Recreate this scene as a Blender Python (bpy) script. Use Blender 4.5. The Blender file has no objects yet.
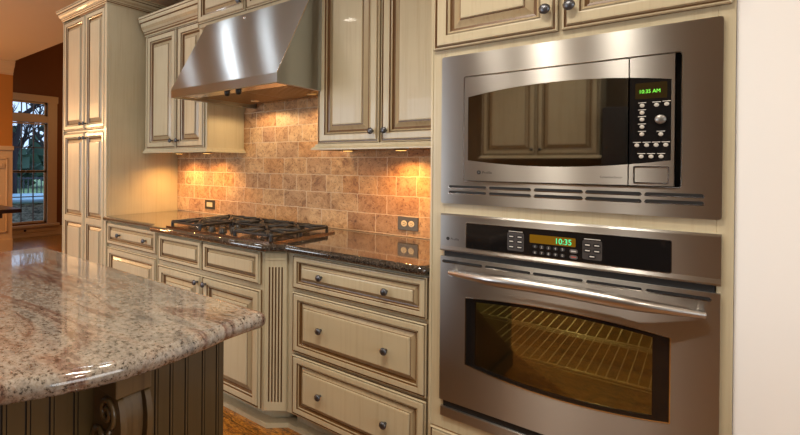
import bpy, bmesh, math, random
from math import radians, sin, cos, pi
from mathutils import Vector, Matrix, Euler
random.seed(7)
scn = bpy.context.scene
COL = scn.collection
# ------------------------------------------------------------------ camera
cam = bpy.data.cameras.new('camera')
cam.sensor_fit = 'HORIZONTAL'; cam.sensor_width = 36.0
cam.lens = 469.189 * 36.0 / 800.0
cam.shift_x = (400 - 284.018) / 800.0
cam.shift_y = (166.261 - 217.5) / 800.0
cam.clip_start = 0.02; cam.clip_end = 200
camo = bpy.data.objects.new('camera', cam); COL.objects.link(camo)
_yaw, _pit, _rol = radians(41.692), radians(.195), radians(.448)
_fw = Vector((-sin(_yaw), cos(_yaw), 0)); _rt = Vector((cos(_yaw), sin(_yaw), 0)); _up = Vector((0, 0, 1))
_f2 = _fw * cos(_pit) - _up * sin(_pit); _u2 = _up * cos(_pit) + _fw * sin(_pit)
_r3 = _rt * cos(_rol) + _u2 * sin(_rol); _u3 = _u2 * cos(_rol) - _rt * sin(_rol)
camo.matrix_world = Matrix(((_r3.x, _u3.x, -_f2.x, .717), (_r3.y, _u3.y, -_f2.y, -2.316), (_r3.z, _u3.z, -_f2.z, 1.294), (0, 0, 0, 1)))
scn.camera = camo
scn.view_settings.view_transform = 'Standard'; scn.view_settings.look = 'None'
scn.view_settings.gamma = 1.0; scn.view_settings.use_curve_mapping = False
scn.view_settings.exposure = -0.10
# ------------------------------------------------------------------ world (overcast sky outside the windows)
w = bpy.data.worlds.new('sky'); scn.world = w; w.use_nodes = True
bg = w.node_tree.nodes['Background']; bg.inputs[0].default_value = (.55, .72, .95, 1); bg.inputs[1].default_value = 1.7
# ------------------------------------------------------------------ large area lights (daylight at the window openings, the side one an added fill)
def area(name, loc, rot, sx, sy, power, color, spread=180):
    l = bpy.data.lights.new(name, 'AREA'); l.shape = 'RECTANGLE'; l.size = sx; l.size_y = sy
    l.energy = power; l.color = color; l.spread = radians(spread)
    o = bpy.data.objects.new(name, l); o.location = loc; o.rotation_euler = [radians(a) for a in rot]; COL.objects.link(o); return o
DAY = (.90, .95, 1.0)
area('side_fill', (3.33, -2.3, 1.5), (90, 0, 90), 2.2, 1.3, 34, (1, .93, .80))          # unseen window added in the right wall to brighten the cabinets
area('breakfast_daylight', (-2.7, -4.33, 1.5), (90, 0, 0), 2.2, 1.5, 75, DAY)      # window behind the island
WARM = (1.0, .90, .76)
def spotlamp(name, loc, power, color, size=.12):
    l = bpy.data.lights.new(name, 'AREA'); l.shape = 'DISK'; l.size = size; l.energy = power; l.color = color; l.spread = radians(150)
    o = bpy.data.objects.new(name, l); o.location = loc; COL.objects.link(o); return o
DOWNLIGHTS = [(-.22, -1.38, 5, WARM), (0, -1.8, 12, WARM), (.37, -1.8, 11, WARM), (-.3, -3.2, 10, WARM), (-2.15, -.86, 1.9, DAY), (-1.72, -.86, .7, DAY), (-2.7, -.85, .6, DAY),
              (-1.9, -2.3, 14, WARM), (1.6, -2.2, 10, WARM), (-5.2, -1.3, 30, (1, .55, .22)), (-4.9, -3.0, 14, (1, .6, .3))]

# ------------------------------------------------------------------ mesh builder
ORG = {}
class MB:
    def __init__(s): s.v = []; s.f = []; s.m = []; s.sm = []
    def add(s, vs, fs, m=0, sm=False):
        o = len(s.v); s.v += [tuple(p) for p in vs]
        for f in fs: s.f.append(tuple(i + o for i in f)); s.m.append(m); s.sm.append(sm)
    def box(s, x0, x1, y0, y1, z0, z1, m=0):
        vs = [(x, y, z) for x in (x0, x1) for y in (y0, y1) for z in (z0, z1)]
        s.add(vs, [(0, 1, 3, 2), (4, 6, 7, 5), (0, 4, 5, 1), (2, 3, 7, 6), (0, 2, 6, 4), (1, 5, 7, 3)], m); return s
    def prism(s, poly, fn, a, b, m=0, sm=False):
        """poly: 2D points; fn(p,q,t)->xyz ; extruded t=a..b"""
        n = len(poly); vs = [fn(p, q, a) for p, q in poly] + [fn(p, q, b) for p, q in poly]
        s.add(vs, [tuple(range(n - 1, -1, -1)), tuple(range(n, 2 * n))], m)
        s.add(vs, [(i, (i + 1) % n, n + (i + 1) % n, n + i) for i in range(n)], m, sm); return s
    def lathe(s, prof, c, ax, seg=20, m=0, sm=True):
        """prof: (radius, height along ax)"""
        ax = Vector(ax).normalized(); t = ax.orthogonal().normalized(); b = ax.cross(t); c = Vector(c); n = len(prof)
        vs = [c + ax * h + (t * cos(2 * pi * k / seg) + b * sin(2 * pi * k / seg)) * r for r, h in prof for k in range(seg)]
        fs = [(i * seg + k, i * seg + (k + 1) % seg, (i + 1) * seg + (k + 1) % seg, (i + 1) * seg + k) for i in range(n - 1) for k in range(seg)]
        s.add(vs, fs, m, sm); s.add(vs, [tuple(range(seg - 1, -1, -1)), tuple(range((n - 1) * seg, n * seg))], m); return s
    def cyl(s, a, b, r, seg=12, m=0, r2=None):
        a = Vector(a); b = Vector(b); return s.lathe([(r, 0), (r if r2 is None else r2, (b - a).length)], a, b - a, seg, m)
    def tube(s, pts, rad, seg=8, m=0, flat=1.0):
        pts = [Vector(p) for p in pts]; n = len(pts); vs = []
        if not isinstance(rad, (list, tuple)): rad = [rad] * n
        pn = None
        for i, p in enumerate(pts):
            d = (pts[min(i + 1, n - 1)] - pts[max(i - 1, 0)]).normalized()
            if pn is None: pn = d.orthogonal().normalized()
            pn = (pn - d * pn.dot(d)).normalized(); b = d.cross(pn)
            vs += [p + (pn * cos(2 * pi * k / seg) + b * sin(2 * pi * k / seg) * flat) * rad[i] for k in range(seg)]
        fs = [(i * seg + k, i * seg + (k + 1) % seg, (i + 1) * seg + (k + 1) % seg, (i + 1) * seg + k) for i in range(n - 1) for k in range(seg)]
        s.add(vs, fs, m, True); s.add(vs, [tuple(range(seg - 1, -1, -1)), tuple(range((n - 1) * seg, n * seg))], m); return s
    def build(s, name, mats, parent=None, bevel=0, seg=2, uv=False, fix=True):
        off = ORG.get(parent.name if parent else None, Vector((0, 0, 0)))
        me = bpy.data.meshes.new(name)
        me.from_pydata([tuple(Vector(p) - off) for p in s.v], [], s.f)
        if not isinstance(mats, (list, tuple)): mats = [mats]
        for m in mats: me.materials.append(m)
        for i, p in enumerate(me.polygons): p.material_index = s.m[i]; p.use_smooth = s.sm[i]
        me.validate()
        if fix:
            bm = bmesh.new(); bm.from_mesh(me); bmesh.ops.recalc_face_normals(bm, faces=bm.faces); bm.to_mesh(me); bm.free()
        if uv:
            L = me.uv_layers.new(name='UVMap')
            for p in me.polygons:
                nx, ny, nz = [abs(c) for c in p.normal]
                for li in p.loop_indices:
                    c = me.vertices[me.loops[li].vertex_index].co
                    L.data[li].uv = (c.y, c.z) if nx > .8 else ((c.x, c.y) if nz > .8 else (c.x, c.z))
        o = bpy.data.objects.new(name, me); COL.objects.link(o)
        if parent: o.parent = parent; ORG[o.name] = off
        if bevel:
            b = o.modifiers.new('bevel', 'BEVEL'); b.width = bevel; b.segments = seg; b.limit_method = 'ANGLE'; b.angle_limit = radians(35)
        return o
def thing(name, loc, label, cat, group=None):
    o = bpy.data.objects.new(name, None); o.empty_display_size = .05; COL.objects.link(o); o.location = loc; ORG[o.name] = Vector(loc)
    return tag(o, label, cat, group)
def tag(o, label=None, cat=None, group=None, kind=None):
    if label: o['label'] = label
    if cat: o['category'] = cat
    if group: o['group'] = group
    if kind: o['kind'] = kind
    return o
def struct(o): o['kind'] = 'structure'; return o

# ------------------------------------------------------------------ materials
def srgb(r, g, b):
    f = lambda c: (c / 255 / 12.92) if c / 255 <= .04045 else ((c / 255 + .055) / 1.055) ** 2.4
    return (f(r), f(g), f(b), 1)
def mat(name, color, rough=.5, metal=0, emit=None, es=0, coat=0, spec=.5):
    m = bpy.data.materials.new(name); m.use_nodes = True; p = m.node_tree.nodes['Principled BSDF']
    p.inputs['Base Color'].default_value = color; p.inputs['Roughness'].default_value = rough; p.inputs['Metallic'].default_value = metal
    p.inputs['Coat Weight'].default_value = coat; p.inputs['Specular IOR Level'].default_value = spec
    if emit: p.inputs['Emission Color'].default_value = emit; p.inputs['Emission Strength'].default_value = es
    return m
def N(m, t, **kw):
    n = m.node_tree.nodes.new(t)
    for k, v in kw.items():
        if k.startswith('i_'): n.inputs[k[2:].replace('_', ' ')].default_value = v
        else: setattr(n, k, v)
    return n
def L(m, a, b): m.node_tree.links.new(a, b)
def P(m): return m.node_tree.nodes['Principled BSDF']
def coords(m, scale=(1, 1, 1), rot=(0, 0, 0), loc=(0, 0, 0)):
    g = N(m, 'ShaderNodeNewGeometry'); mp = N(m, 'ShaderNodeMapping'); L(m, g.outputs['Position'], mp.inputs['Vector'])
    mp.inputs['Scale'].default_value = scale; mp.inputs['Rotation'].default_value = rot; mp.inputs['Location'].default_value = loc
    return mp.outputs['Vector']
def ramp(m, fac, stops, interp='LINEAR'):
    r = N(m, 'ShaderNodeValToRGB'); cr = r.color_ramp; cr.interpolation = interp
    while len(cr.elements) < len(stops): cr.elements.new(.5)
    for e, (p, c) in zip(cr.elements, stops): e.position = p; e.color = c
    L(m, fac, r.inputs[0]); return r.outputs[0]
def mixc(m, fac, a, b, mode='MIX'):
    x = N(m, 'ShaderNodeMix', data_type='RGBA', blend_type=mode)
    for s, v in ((0, fac), (6, a), (7, b)):
        if hasattr(v, 'links') or isinstance(v, bpy.types.NodeSocket): L(m, v, x.inputs[s])
        else: x.inputs[s].default_value = v
    return x.outputs[2]
def bump(m, h, strength, dist=.01):
    b = N(m, 'ShaderNodeBump'); b.inputs['Strength'].default_value = strength; b.inputs['Distance'].default_value = dist
    L(m, h, b.inputs['Height']); L(m, b.outputs[0], P(m).inputs['Normal']); return b
def noise(m, vec, scale, detail=4, rough=.55, dist=0):
    n = N(m, 'ShaderNodeTexNoise'); n.inputs['Scale'].default_value = scale; n.inputs['Detail'].default_value = detail
    n.inputs['Roughness'].default_value = rough; n.inputs['Distortion'].default_value = dist; L(m, vec, n.inputs['Vector']); return n.outputs['Fac']

# cream paint with brushed brown glaze
def paint(name, base, streak, amt=.45):
    m = mat(name, base, .33, coat=.15)
    v = coords(m, (60, 60, 2.2)); f = noise(m, v, 1.0, 5, .6)
    v2 = coords(m, (2.2, 60, 60)); f2 = noise(m, v2, 1.0, 5, .6)
    a = ramp(m, f, [(.50, (0, 0, 0, 1)), (.78, (amt,) * 3 + (1,))])
    b_ = ramp(m, f2, [(.6, (0, 0, 0, 1)), (.85, (amt * .25,) * 3 + (1,))])
    big = ramp(m, noise(m, coords(m), 3.0, 2), [(.35, (.9, .9, .9, 1)), (.7, (1, 1, 1, 1))])
    c = mixc(m, a, base, streak); c = mixc(m, b_, c, streak); c = mixc(m, 1.0, c, big, 'MULTIPLY')
    L(m, c, P(m).inputs['Base Color']); bump(m, f, .05, .002); return m
CREAM = paint('cream_paint', srgb(199, 187, 156), srgb(150, 120, 80), .3)
MOULD = paint('cream_paint_antiqued', srgb(180, 162, 128), srgb(124, 92, 58), .45)
GLAZE = paint('brown_glaze', srgb(112, 80, 46), srgb(70, 46, 24), .5)
OLIVE = paint('olive_paint', srgb(80, 63, 34), srgb(50, 38, 20), .5)
OLIVEG = mat('dark_groove_paint', srgb(34, 25, 15), .6)
CORB = paint('corbel_antiqued_paint', srgb(92, 72, 44), srgb(62, 42, 24), .95)

def steel(name, base, rough, aniso=.8):
    m = mat(name, base, rough, 1.0)
    t = N(m, 'ShaderNodeTangent'); t.direction_type = 'UV_MAP'; t.uv_map = 'UVMap'
    L(m, t.outputs[0], P(m).inputs['Tangent']); P(m).inputs['Anisotropic'].default_value = aniso; P(m).inputs['Anisotropic Rotation'].default_value = .25
    return m
STEEL = steel('brushed_steel', (.45, .44, .42, 1), .31, 1.0)
HSTEEL = steel('hood_brushed_steel', (.42, .45, .46, 1), .31, 1.0)
POL = mat('polished_steel', (.66, .63, .6, 1), .16, 1.0)
CHROME = mat('bright_steel_edge', (.85, .84, .83, 1), .12, 1.0)
BLACK = mat('black_gap', (.006, .006, .006, 1), .6)
BGLASS = mat('black_glass', (.008, .007, .007, 1), .06, 0, coat=.2, spec=.4)
PEWTER = mat('pewter_knob_metal', srgb(98, 100, 106), .34, .85)
IRON = mat('black_cast_iron', srgb(24, 24, 26), .42)
KNOBB = mat('black_plastic', srgb(18, 18, 18), .3)
BURN = mat('burner_cap', srgb(40, 38, 37), .45)
BTN = mat('grey_button', srgb(190, 186, 176), .35)
BTND = mat('charcoal_button', srgb(34, 32, 32), .4)
WHITEINK = mat('white_print', srgb(215, 212, 205), .5, emit=(1, 1, 1, 1), es=.0)
DARKINK = mat('dark_print', srgb(28, 26, 25), .5)
GREEN = mat('green_led', (0, .1, 0, 1), .5, emit=(.25, 1, .08, 1), es=1.4)
TEAL = mat('teal_led', (0, .1, .05, 1), .5, emit=(.05, 1, .38, 1), es=1.2)
AMBER = mat('amber_display', srgb(80, 54, 8), .15, emit=(1, .5, .02, 1), es=.12)
DISP = mat('smoked_display', srgb(46, 36, 16), .1)
BONE = mat('bone_plastic', srgb(215, 195, 150), .4)
BRONZE = mat('bronze_cover_plate', srgb(88, 76, 60), .4, .6)

def glassmat(name, tint, refl, glossrough=.03):
    m = bpy.data.materials.new(name); m.use_nodes = True; nt = m.node_tree; nt.nodes.remove(nt.nodes['Principled BSDF'])
    out = nt.nodes['Material Output']; t = N(m, 'ShaderNodeBsdfTransparent'); g = N(m, 'ShaderNodeBsdfGlossy'); mx = N(m, 'ShaderNodeMixShader')
    t.inputs[0].default_value = tint; g.inputs[0].default_value = (1, .98, .94, 1); g.inputs['Roughness'].default_value = glossrough
    fr = N(m, 'ShaderNodeFresnel'); fr.inputs[0].default_value = refl
    L(m, fr.outputs[0], mx.inputs[0]); L(m, t.outputs[0], mx.inputs[1]); L(m, g.outputs[0], mx.inputs[2]); L(m, mx.outputs[0], out.inputs[0]); return m
OVENGLASS = glassmat('oven_glass', (.50, .48, .38, 1), 2.4)
MWGLASS = glassmat('microwave_glass', (.25, .25, .25, 1), 3.4)
PANE = glassmat('window_glass', (.95, .97, 1, 1), 1.3)
CAVITY = mat('oven_enamel', srgb(96, 92, 62), .45)
MWCAV = mat('microwave_screen', srgb(92, 88, 78), .5)
RACK = mat('rack_chrome', srgb(225, 215, 185), .35, .2)

# dark granite (perimeter)
GRAN = mat('dark_granite', srgb(50, 42, 36), .07, coat=.6, spec=.8)
v = coords(GRAN); f = noise(GRAN, v, 130, 6, .75); f2 = noise(GRAN, v, 28, 4, .6)
c1 = ramp(GRAN, f, [(.36, srgb(22, 20, 20)), (.47, srgb(52, 47, 44)), (.58, srgb(88, 80, 72)), (.68, srgb(140, 134, 128))])
c2 = ramp(GRAN, f2, [(.4, (.6, .58, .56, 1)), (.6, (1, .96, .9, 1))])
L(GRAN, mixc(GRAN, 1, c1, c2, 'MULTIPLY'), P(GRAN).inputs['Base Color'])
# pink-beige granite (island)
ISL = mat('rose_beige_granite', srgb(170, 145, 120), .09, coat=.5, spec=.6)
v = coords(ISL); vr = coords(ISL, (.8, 3.6, 1), (0, 0, radians(-9)))
big = noise(ISL, vr, 1.7, 6, .65, 1.6); med = noise(ISL, coords(ISL, (.6, 1.3, 1), (0, 0, radians(-9))), 34, 8, .75); fine = noise(ISL, v, 120, 5, .75); vo = N(ISL, 'ShaderNodeTexVoronoi'); vo.inputs['Scale'].default_value = 95; L(ISL, v, vo.inputs['Vector'])
cb = ramp(ISL, big, [(.30, srgb(118, 114, 110)), (.40, srgb(142, 136, 129)), (.50, srgb(156, 149, 140)), (.56, srgb(148, 132, 120)), (.60, srgb(112, 86, 77)), (.65, srgb(148, 135, 125)), (.8, srgb(168, 162, 154))])
cm = ramp(ISL, med, [(.32, srgb(140, 132, 128)), (.46, srgb(225, 220, 215)), (.55, srgb(255, 252, 246)), (.68, srgb(232, 208, 186))])
cf = ramp(ISL, fine, [(.38, srgb(48, 40, 38)), (.455, srgb(225, 218, 212)), (.6, srgb(255, 255, 255))])
cc = mixc(ISL, .65, cb, cm, 'MULTIPLY'); cc = mixc(ISL, .92, cc, cf, 'MULTIPLY')
L(ISL, cc, P(ISL).inputs['Base Color'])
# travertine tile
TILE = mat('travertine_tile', srgb(176, 134, 98), .55)
g = N(TILE, 'ShaderNodeNewGeometry'); sx = N(TILE, 'ShaderNodeSeparateXYZ'); L(TILE, g.outputs['Position'], sx.inputs[0])
cmb = N(TILE, 'ShaderNodeCombineXYZ'); L(TILE, sx.outputs[0], cmb.inputs[0]); zs = N(TILE, 'ShaderNodeMath', operation='SUBTRACT'); zs.inputs[1].default_value = .924 - .105 * 4
L(TILE, sx.outputs[2], zs.inputs[0]); L(TILE, zs.outputs[0], cmb.inputs[1])
wob = N(TILE, 'ShaderNodeTexNoise'); wob.inputs['Scale'].default_value = 28; L(TILE, cmb.outputs[0], wob.inputs['Vector'])
wv = N(TILE, 'ShaderNodeVectorMath', operation='MULTIPLY_ADD'); wv.inputs[1].default_value = (.012, .010, 0); L(TILE, wob.outputs['Color'], wv.inputs[0]); L(TILE, cmb.outputs[0], wv.inputs[2])
br = N(TILE, 'ShaderNodeTexBrick'); L(TILE, wv.outputs[0], br.inputs['Vector'])
for k, val in (('Scale', 1), ('Mortar Size', .0028), ('Mortar Smooth', .4), ('Bias', 0), ('Brick Width', .19), ('Row Height', .105)): br.inputs[k].default_value = val
br.offset = .37; br.offset_frequency = 2; br.squash = .62; br.squash_frequency = 3
br.inputs['Color1'].default_value = (0, 0, 0, 1); br.inputs['Color2'].default_value = (1, 1, 1, 1); br.inputs['Mortar'].default_value = (.5, .5, .5, 1)
tc = ramp(TILE, br.outputs['Color'], [(0, srgb(172, 134, 98)), (.3, srgb(200, 166, 128)), (.6, srgb(218, 186, 144)), (.8, srgb(208, 164, 114)), (1, srgb(188, 152, 120))])
mo = noise(TILE, cmb.outputs[0], 16, 8, .7, 1.2); sp = noise(TILE, cmb.outputs[0], 70, 5, .7, .5)
mm = ramp(TILE, mo, [(.33, srgb(138, 98, 66)), (.45, srgb(218, 198, 172)), (.62, srgb(255, 250, 240))])
ms = ramp(TILE, sp, [(.36, srgb(112, 72, 48)), (.45, srgb(255, 255, 255))])
tt = mixc(TILE, .8, tc, mm, 'MULTIPLY'); tt = mixc(TILE, .7, tt, ms, 'MULTIPLY')
L(TILE, mixc(TILE, br.outputs['Fac'], tt, srgb(212, 188, 156)), P(TILE).inputs['Base Color'])
hh = N(TILE, 'ShaderNodeMath', operation='MULTIPLY_ADD'); hh.inputs[1].default_value = -1.2; L(TILE, br.outputs['Fac'], hh.inputs[0]); L(TILE, sp, hh.inputs[2]); bump(TILE, hh.outputs[0], .55, .006)
# wood floor
FLOOR = mat('burnished_wood_floor', srgb(120, 70, 30), .28, coat=.3)
v = coords(FLOOR); bk = N(FLOOR, 'ShaderNodeTexBrick'); L(FLOOR, v, bk.inputs['Vector'])
for k, val in (('Scale', 1), ('Mortar Size', .002), ('Brick Width', 1.1), ('Row Height', .12)): bk.inputs[k].default_value = val
bk.inputs['Color1'].default_value = srgb(205, 158, 80); bk.inputs['Color2'].default_value = srgb(180, 132, 66); bk.inputs['Mortar'].default_value = srgb(30, 18, 8)
fn = noise(FLOOR, coords(FLOOR, (16, 40, 1)), 1.6, 8, .75, 1.5)
L(FLOOR, mixc(FLOOR, .9, bk.outputs['Color'], ramp(FLOOR, fn, [(.40, srgb(54, 36, 22)), (.5, srgb(190, 150, 100)), (.62, srgb(255, 225, 160))]), 'MULTIPLY'), P(FLOOR).inputs['Base Color'])

CEIL = mat('ceiling_paint', srgb(212, 188, 152), .8)
OCHRE = mat('ochre_wall_paint', srgb(172, 108, 36), .7)
BROWN = mat('brown_wall_paint', srgb(110, 62, 20), .7)
TRIM = mat('trim_paint', srgb(196, 162, 122), .45)
WHITE = mat('white_wall_paint', srgb(246, 245, 242), .6)
KWALL = mat('kitchen_wall_paint', srgb(122, 108, 88), .7)
DWOOD = mat('dark_wood', srgb(38, 20, 14), .3)
for m_ in (CEIL, OCHRE, BROWN, WHITE, KWALL):
    bump(m_, noise(m_, coords(m_), 90, 3), .08, .002)

# ================================================================== STRUCTURE
CZ = 2.74
struct(MB().box(-9.5, 3.4, -4.5, .4, -.05, 0).box(-9.5, -3.3, .4, 4, -.05, 0).build('floor', FLOOR))
struct(MB().box(-6.82, 3.4, -4.5, .115, CZ, CZ + .1).build('ceiling', CEIL))
struct(MB().box(-3.27, .80, 0, .115, 0, CZ).build('wall_back', KWALL))
struct(MB().box(.782, 3.4, -.62, -.5, 0, CZ).build('wall_right', WHITE))
struct(MB().box(3.3, 3.4, -4.5, -3.45, 0, CZ).box(3.3, 3.4, -1.15, -.62, 0, CZ).box(3.3, 3.4, -3.45, -1.15, 0, .8).box(3.3, 3.4, -3.45, -1.15, 2.2, CZ).build('wall_side', KWALL))
bw = MB()
for a, b, z0, z1 in ((-6.82, -3.85, 0, CZ), (-3.85, -1.55, 0, .7), (-3.85, -1.55, 2.3, CZ), (-1.55, .62, 0, CZ), (.62, 3.3, 0, CZ)): bw.box(a, b, -4.4, -4.28, z0, z1)
struct(bw.build('wall_front', KWALL))
struct(MB().box(-6.82, -6.7, -4.4, .128, 0, CZ).build('wall_left', OCHRE))
# dining side room beyond the ceiling edge: taller
fw_ = MB(); WX = -8.0
fw_.box(WX - .12, WX, -.6, .30, 0, 4.2).box(WX - .12, WX, 1.12, 4, 0, 4.2).box(WX - .12, WX, .30, 1.12, 0, .24).box(WX - .12, WX, .30, 1.12, 2.36, 4.2)
struct(fw_.build('wall_far', BROWN))
struct(MB().box(-8.12, -3.0, 3.9, 4.0, 0, 4.2).box(-3.27, -3.15, .115, 3.9, 0, 4.2).box(-8.12, -3.0, .02, .115, CZ + .1, 4.2).build('wall_dining', BROWN))
struct(MB().box(-8.12, -3.0, .0, 4.0, 4.2, 4.3).build('ceiling_dining', CEIL))
# crown on the left wall, chair rail, wainscot
def crownprof(h, d): return [(0, 0), (.012, 0), (.012, h * .12), (d * .35, h * .3), (d * .42, h * .42), (d * .72, h * .62), (d * .86, h * .86), (d, h * .9), (d, h), (0, h)]
struct(MB().prism(crownprof(.19, .10), lambda p, q, t: (-6.7 + p, t, CZ - .19 + q), -4.28, .128).build('trim_1', TRIM))
wn = MB(); wn.box(-6.7, -6.685, -4.28, .128, 0, 1.47).box(-6.7, -6.66, -4.28, .135, 1.47, 1.53).box(-6.7, -6.67, -4.28, .13, 0, .2)
for k in range(6):
    y1 = .06 - k * .5; y0 = y1 - .42
    for (a, b, c, d) in ((y0, y1, 1.34, 1.36), (y0, y1, .30, .32), (y0, y0 + .02, .3, 1.36), (y1 - .02, y1, .3, 1.36)): wn.box(-6.685, -6.672, a, b, c, d)
struct(wn.build('trim_2', TRIM, bevel=.004))
struct(MB().box(WX, WX + .02, -.5, 3.9, 0, .16).box(WX, WX + .03, -.5, 3.9, 0, .03).build('baseboard_far', TRIM, bevel=.004))
# window
wf = MB()
y0, y1 = .32, 1.10
wf.box(WX - .02, WX + .025, .16, .32, .16, 2.47).box(WX - .02, WX + .025, 1.12, 1.285, .16, 2.47).box(WX - .02, WX + .03, .14, 1.30, 2.36, 2.48)
wf.box(WX - .08, WX + .02, .3, 1.13, 2.0, 2.12).box(WX - .02, WX + .07, .12, 1.32, .17, .215).box(WX - .02, WX + .03, .16, 1.285, .08, .17)
W1 = struct(wf.build('window_1', TRIM, bevel=.005))
sash = MB(); SX = WX - .06
for a, b in ((.24, 1.15), (1.13, 1.99), (2.12, 2.36)):
    sash.box(SX, SX + .03, .30, .335, a, b).box(SX, SX + .03, 1.085, 1.12, a, b).box(SX, SX + .03, .30, 1.12, a, a + .03).box(SX, SX + .03, .30, 1.12, b - .025, b)
struct(sash.build('window_sash', TRIM, W1))
mun = MB()
for yy in (.515, .71, .905): mun.box(SX + .004, SX + .022, yy - .008, yy + .008, .25, 2.34)
for zz in (.70, 1.56): mun.box(SX + .004, SX + .022, .33, 1.09, zz - .008, zz + .008)
struct(mun.build('window_muntins', mat('muntin_paint', srgb(96, 84, 84), .5), W1))
struct(MB().box(SX + .008, SX + .014, .31, 1.11, .25, 2.35).build('window_pane', PANE, W1))
# frames of the windows behind the camera
def winframe(name, x0, x1, z0, z1, y, cols):
    b = MB()
    for i in range(cols + 1):
        x = x0 + (x1 - x0) * i / cols; b.box(x - .04, x + .04, y - .03, y + .03, z0, z1)
    b.box(x0 - .04, x1 + .04, y - .03, y + .03, z1 - .06, z1 + .04).box(x0 - .04, x1 + .04, y - .03, y + .03, z0 - .02, z0 + .06)
    struct(b.build(name, TRIM))
winframe('window_3', -3.81, -1.59, .72, 2.26, -4.27, 3)

# ================================================================== CABINET PARTS
def rings(b, x0, x1, z0, z1, face, prof, fn=None, cap=True, back=True):
    """nested rectangles; prof = (inset, height, material of the face leading to it). face = y of the back plane, height goes towards -y"""
    fn = fn or (lambda x, h, z: (x, face - h, z)); vs = []
    for ins, h, m in prof:
        vs += [fn(x0 + ins, h, z0 + ins), fn(x1 - ins, h, z0 + ins), fn(x1 - ins, h, z1 - ins), fn(x0 + ins, h, z1 - ins)]
    for i in range(1, len(prof)):
        a = (i - 1) * 4; c = i * 4
        b.add([vs[a + k] for k in range(4)] + [vs[c + k] for k in range(4)], [(k, (k + 1) % 4, 4 + (k + 1) % 4, 4 + k) for k in range(4)], prof[i][2])
    n = (len(prof) - 1) * 4
    if cap: b.add(vs[n:n + 4], [(0, 1, 2, 3)], 0)
    if back: b.add(vs[0:4], [(3, 2, 1, 0)], 0)
def panelprof(W, T=.021):
    s = W / .10
    return [(0, 0, 0), (0, T * .42, 1), (0, T * .70, 0), (.0012 * s + .001, T * .84, 0), (.0055 * s, T * .88, 0), (.008 * s, T * .60, 1), (.0115 * s, T * .60, 1), (.0145 * s, T * .97, 0), (.018 * s, T, 0),
            (.041 * s, T, 0), (.045 * s, T * .97, 0), (.048 * s, T * .58, 1), (.0515 * s, T * .74, 0), (.057 * s, T * .62, 2), (.061 * s, T * .18, 1), (.068 * s, T * .12, 1),
            (.074 * s, T * .22, 2), (.090 * s, T * .58, 2), (.0935 * s, T * .60, 1), (.0955 * s, T * .92, 0), (.100 * s, T * .96, 0)]
PM = [CREAM, GLAZE, MOULD]
def panel(name, x0, x1, z0, z1, yb, parent, W=.10, T=.021, split=None):
    b = MB(); p = panelprof(W, T)
    if split is None: rings(b, x0, x1, z0, z1, yb, p)
    else:
        rings(b, x0, x1, z0, z1, yb, p[:9], cap=False)
        o = p[8][0]; inn = [(q[0] - o, q[1], q[2]) for q in p[8:]]
        for a, c in ((z0 + o, split), (split, z1 - o)): rings(b, x0 + o, x1 - o, a, c, yb, inn, back=False)
    return b.build(name, PM, parent, bevel=.0006, seg=1)
def knob(x, y, z, parent, r=.0155, n=(0, -1, 0)):
    return MB().lathe([(.006, -.0005), (.006, .010), (.0052, .014), (r * .72, .017), (r, .023), (r * .98, .027), (r * .8, .031), (r * .4, .0335), (.001, .034)], (x, y, z), n, 18).build('knob', PEWTER, parent)
def stretchprof(b, prof, x0, x1, yf, z0, m=0, left=False, right=False, seg_m=None, yback=None):
    """crown / rail: prof (out, up); runs along x at face yf, mitred returns at ends that run back to yback"""
    n = len(prof)
    pts = []
    if left: pts.append(lambda p, q: (x0 - p, yback, z0 + q))
    pts.append(lambda p, q: ((x0 - p) if left else x0, yf - p, z0 + q))
    pts.append(lambda p, q: ((x1 + p) if right else x1, yf - p, z0 + q))
    if right: pts.append(lambda p, q: (x1 + p, yback, z0 + q))
    vs = [fn(p, q) for fn in pts for p, q in prof]
    for s_ in range(len(pts) - 1):
        for i in range(n):
            j = (i + 1) % n
            b.add([vs[s_ * n + i], vs[s_ * n + j], vs[(s_ + 1) * n + j], vs[(s_ + 1) * n + i]], [(0, 1, 2, 3)], seg_m[i] if seg_m else m)
    b.add(vs[:n], [tuple(range(n))], m); b.add(vs[-n:], [tuple(range(n))], m)
CROWN = [(0, 0), (.010, 0), (.014, .008), (.010, .014), (.012, .022), (.018, .030), (.020, .036), (.034, .050), (.046, .070), (.052, .088), (.052, .094), (.064, .100), (.070, .112), (.070, .122), (.076, .126), (.076, .140), (0, .140)]
CROWNM = [0, 0, 1, 1, 0, 1, 0, 2, 0, 0, 1, 0, 0, 1, 0, 0, 0]
def crown(b, x0, x1, yf, z0, h=.14, left=False, right=False, yback=0, pr=1):
    k = h / .14; stretchprof(b, [(p * min(1, k + .15) * pr, q * k) for p, q in CROWN], x0, x1, yf, z0, 0, left, right, CROWNM, yback)

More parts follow.
